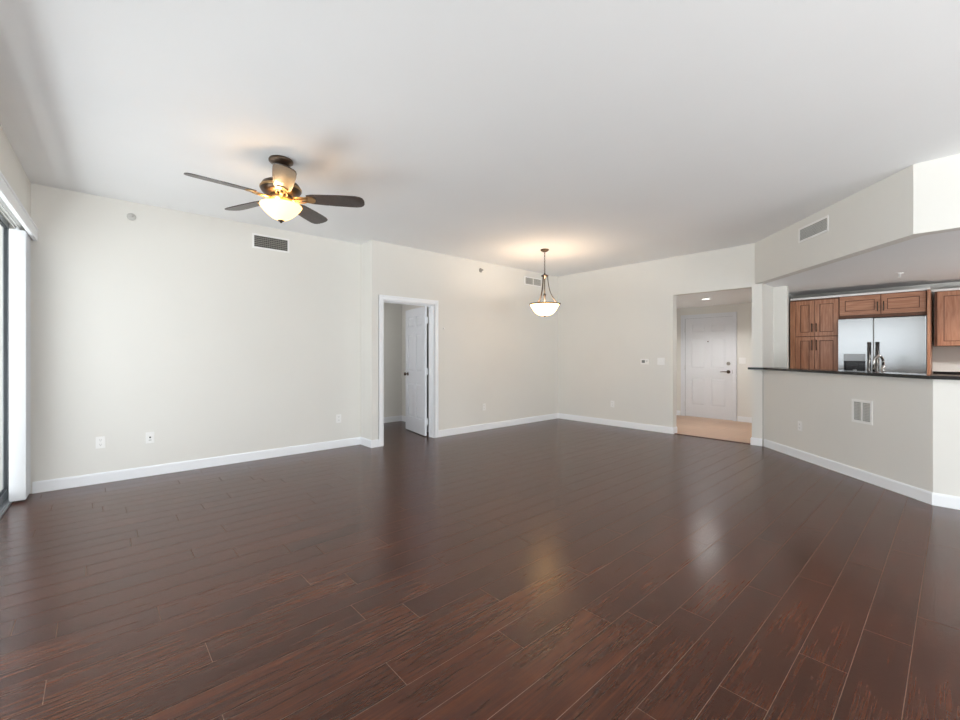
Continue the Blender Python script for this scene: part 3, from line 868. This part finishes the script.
# freezer door with the dispenser pocket cut out
b = MB()
DY0, DY1, DZ0, DZ1 = .85, 1.085, .86, 1.285
b.box(FXF, FXF + .05, SPLIT + .006, DY0, .10, 1.785); b.box(FXF, FXF + .05, DY1, 1.146, .10, 1.785)
b.box(FXF, FXF + .05, DY0, DY1, .10, DZ0); b.box(FXF, FXF + .05, DY0, DY1, DZ1, 1.785)
dl = L(b.build('freezer_door', M['steel']), fr)
def under(o, p):
    o.parent = p; o.matrix_parent_inverse = Matrix.Translation(fr.location).inverted() @ Matrix.Identity(4) if False else Matrix.Identity(4); return o
under(h1, dr)
h2 = handle(SPLIT + .042).build('handle', hm); under(h2, dl)
b = MB(); b.box(FXF - .002, FXF + .02, DY0, DY1, 1.185, DZ1, .003); under(b.build('control_panel', principled('grey_panel', (.33, .34, .35), .3, .6)), dl)
b = MB()
b.box(FXF + .040, FXF + .048, DY0, DY1, DZ0, 1.185); b.box(FXF - .001, FXF + .04, DY0, DY0 + .012, DZ0, 1.185); b.box(FXF - .001, FXF + .04, DY1 - .012, DY1, DZ0, 1.185)
b.box(FXF - .001, FXF + .04, DY0, DY1, 1.175, 1.187); b.box(FXF - .001, FXF + .04, DY0, DY1, DZ0, DZ0 + .012)
b.box(FXF + .015, FXF + .04, .93, 1.0, 1.10, 1.175, .004)
dp = under(b.build('dispenser', M['black_gloss']), dl)
b = MB(); b.box(FXF + .012, FXF + .03, .945, .985, 1.02, 1.06, .004); under(b.build('paddle', M['nickel']), dl)

# shaker cabinet pieces
CX = 8.15
def shaker(y0, y1, z0, z1, x=CX, fr_=.058, horiz=False):
    """one door front: frame and recessed panel, and its bar handle"""
    b = MB()
    b.box(x - .020, x - .002, y0, y0 + fr_, z0, z1, .002); b.box(x - .020, x - .002, y1 - fr_, y1, z0, z1, .002)
    b.box(x - .020, x - .002, y0 + fr_, y1 - fr_, z0, z0 + fr_, .001); b.box(x - .020, x - .002, y0 + fr_, y1 - fr_, z1 - fr_, z1, .001)
    b.box(x - .006, x - .002, y0 + fr_, y1 - fr_, z0 + fr_, z1 - fr_)
    for (a, c) in ((y0 + fr_, y0 + fr_ + .008), (y1 - fr_ - .008, y1 - fr_)): b.box(x - .013, x - .005, a, c, z0 + fr_, z1 - fr_, 0, 1)
    for (a, c) in ((z0 + fr_, z0 + fr_ + .008), (z1 - fr_ - .008, z1 - fr_)): b.box(x - .013, x - .005, y0 + fr_ + .008, y1 - fr_ - .008, a, c, 0, 1)
    return b
def pull(y, z0, z1, x=CX):
    b = MB(); b.tube([(x - .048, y, z0), (x - .048, y, z1)], .006, 10)
    for z in (z0 + .02, z1 - .02): b.tube([(x - .048, y, z), (x - .019, y, z)], .0045, 8)
    return b
def cab(loc, label):
    return tag(empty('kitchen_cabinet', loc), label, 'cabinet')
hb = principled('cabinet_pull', (.10, .085, .07), .35, .9)
def front(root, y0, y1, z0, z1, hy, hz0, hz1, x=CX, mat='cab'):
    d = shaker(y0, y1, z0, z1, x).build('cabinet_door', [M[mat], M['recess_shade']]); L(d, root)
    if hy is not None: pull(hy, hz0, hz1, x).build('handle', hb, d)
# tall pantry
pt = cab((8.45, 1.44, 0), 'tall wood pantry cabinet with four doors beside the refrigerator')
b = MB(); b.box(CX, 8.74, 1.150, 1.745, .006, 2.125); L(b.build('carcass', M['cab_in']), pt)
front(pt, 1.442, 1.672, 1.560, 2.10, 1.465, 1.62, 1.75)
front(pt, 1.156, 1.436, 1.560, 2.10, 1.413, 1.62, 1.75)
front(pt, 1.442, 1.672, .12, 1.548, 1.465, 1.34, 1.50)
front(pt, 1.156, 1.436, .12, 1.548, 1.413, 1.34, 1.50)
b = MB(); b.box(CX - .018, CX, 1.676, 1.745, .12, 2.10, .002); L(b.build('filler', M['cab']), pt)
# over the refrigerator
ov = cab((8.45, .70, 1.80), 'wide two-door wood cabinet directly over the refrigerator')
b = MB(); b.box(CX, 8.74, .256, 1.148, 1.835, 2.125); b.box(CX - .0, CX + .03, .256, 1.148, 1.800, 1.835); L(b.build('carcass', M['cab_in']), ov)
front(ov, .262, .694, 1.845, 2.115, .668, 1.885, 2.015, mat='cab_h'); front(ov, .704, 1.142, 1.845, 2.115, .730, 1.885, 2.015, mat='cab_h')
# end panel beside the refrigerator
b = MB(); b.box(8.06, 8.74, .222, .250, .006, 2.125, .001)
t = b.build('end_panel', M['cab']); tag(t, 'thin tall wood panel closing the open side of the refrigerator', 'cabinet panel')
# upper wall cabinets
uc = cab((8.6, -.17, 1.39), 'wood wall cabinet hung over the back counter past the refrigerator')
b = MB(); b.box(8.45, 8.745, -.55, .195, 1.39, 2.125); L(b.build('carcass', M['cab_in']), uc)
front(uc, -.172, .168, 1.395, 2.12, -.145, 1.44, 1.57, x=8.45); front(uc, -.545, -.178, 1.395, 2.12, -.205, 1.44, 1.57, x=8.45)
b = MB(); b.box(CX - .012, CX + .012, .222, 1.745, 2.126, 2.155, .002); b.box(8.42, 8.45, -.55, .222, 2.126, 2.155, .002)
t = b.build('cabinet_crown', M['plastic']); tag(t, 'pale crown strip running along the tops of the kitchen cabinets', 'moulding')
# back counter with splash
b = MB(); b.box(8.15, 8.745, -2.4, .215, .006, .87); t = b.build('base_cabinet', M['cab']); tag(t, 'low wood kitchen cabinet against the back wall past the refrigerator', 'cabinet')
b = MB(); b.box(8.12, 8.745, -2.4, .215, .871, .91, .002); b.box(8.722, 8.746, -2.4, .215, .911, 1.04, .002)
t = b.build('back_counter', M['granite']); tag(t, 'black granite counter with low splash against the back kitchen wall', 'counter')
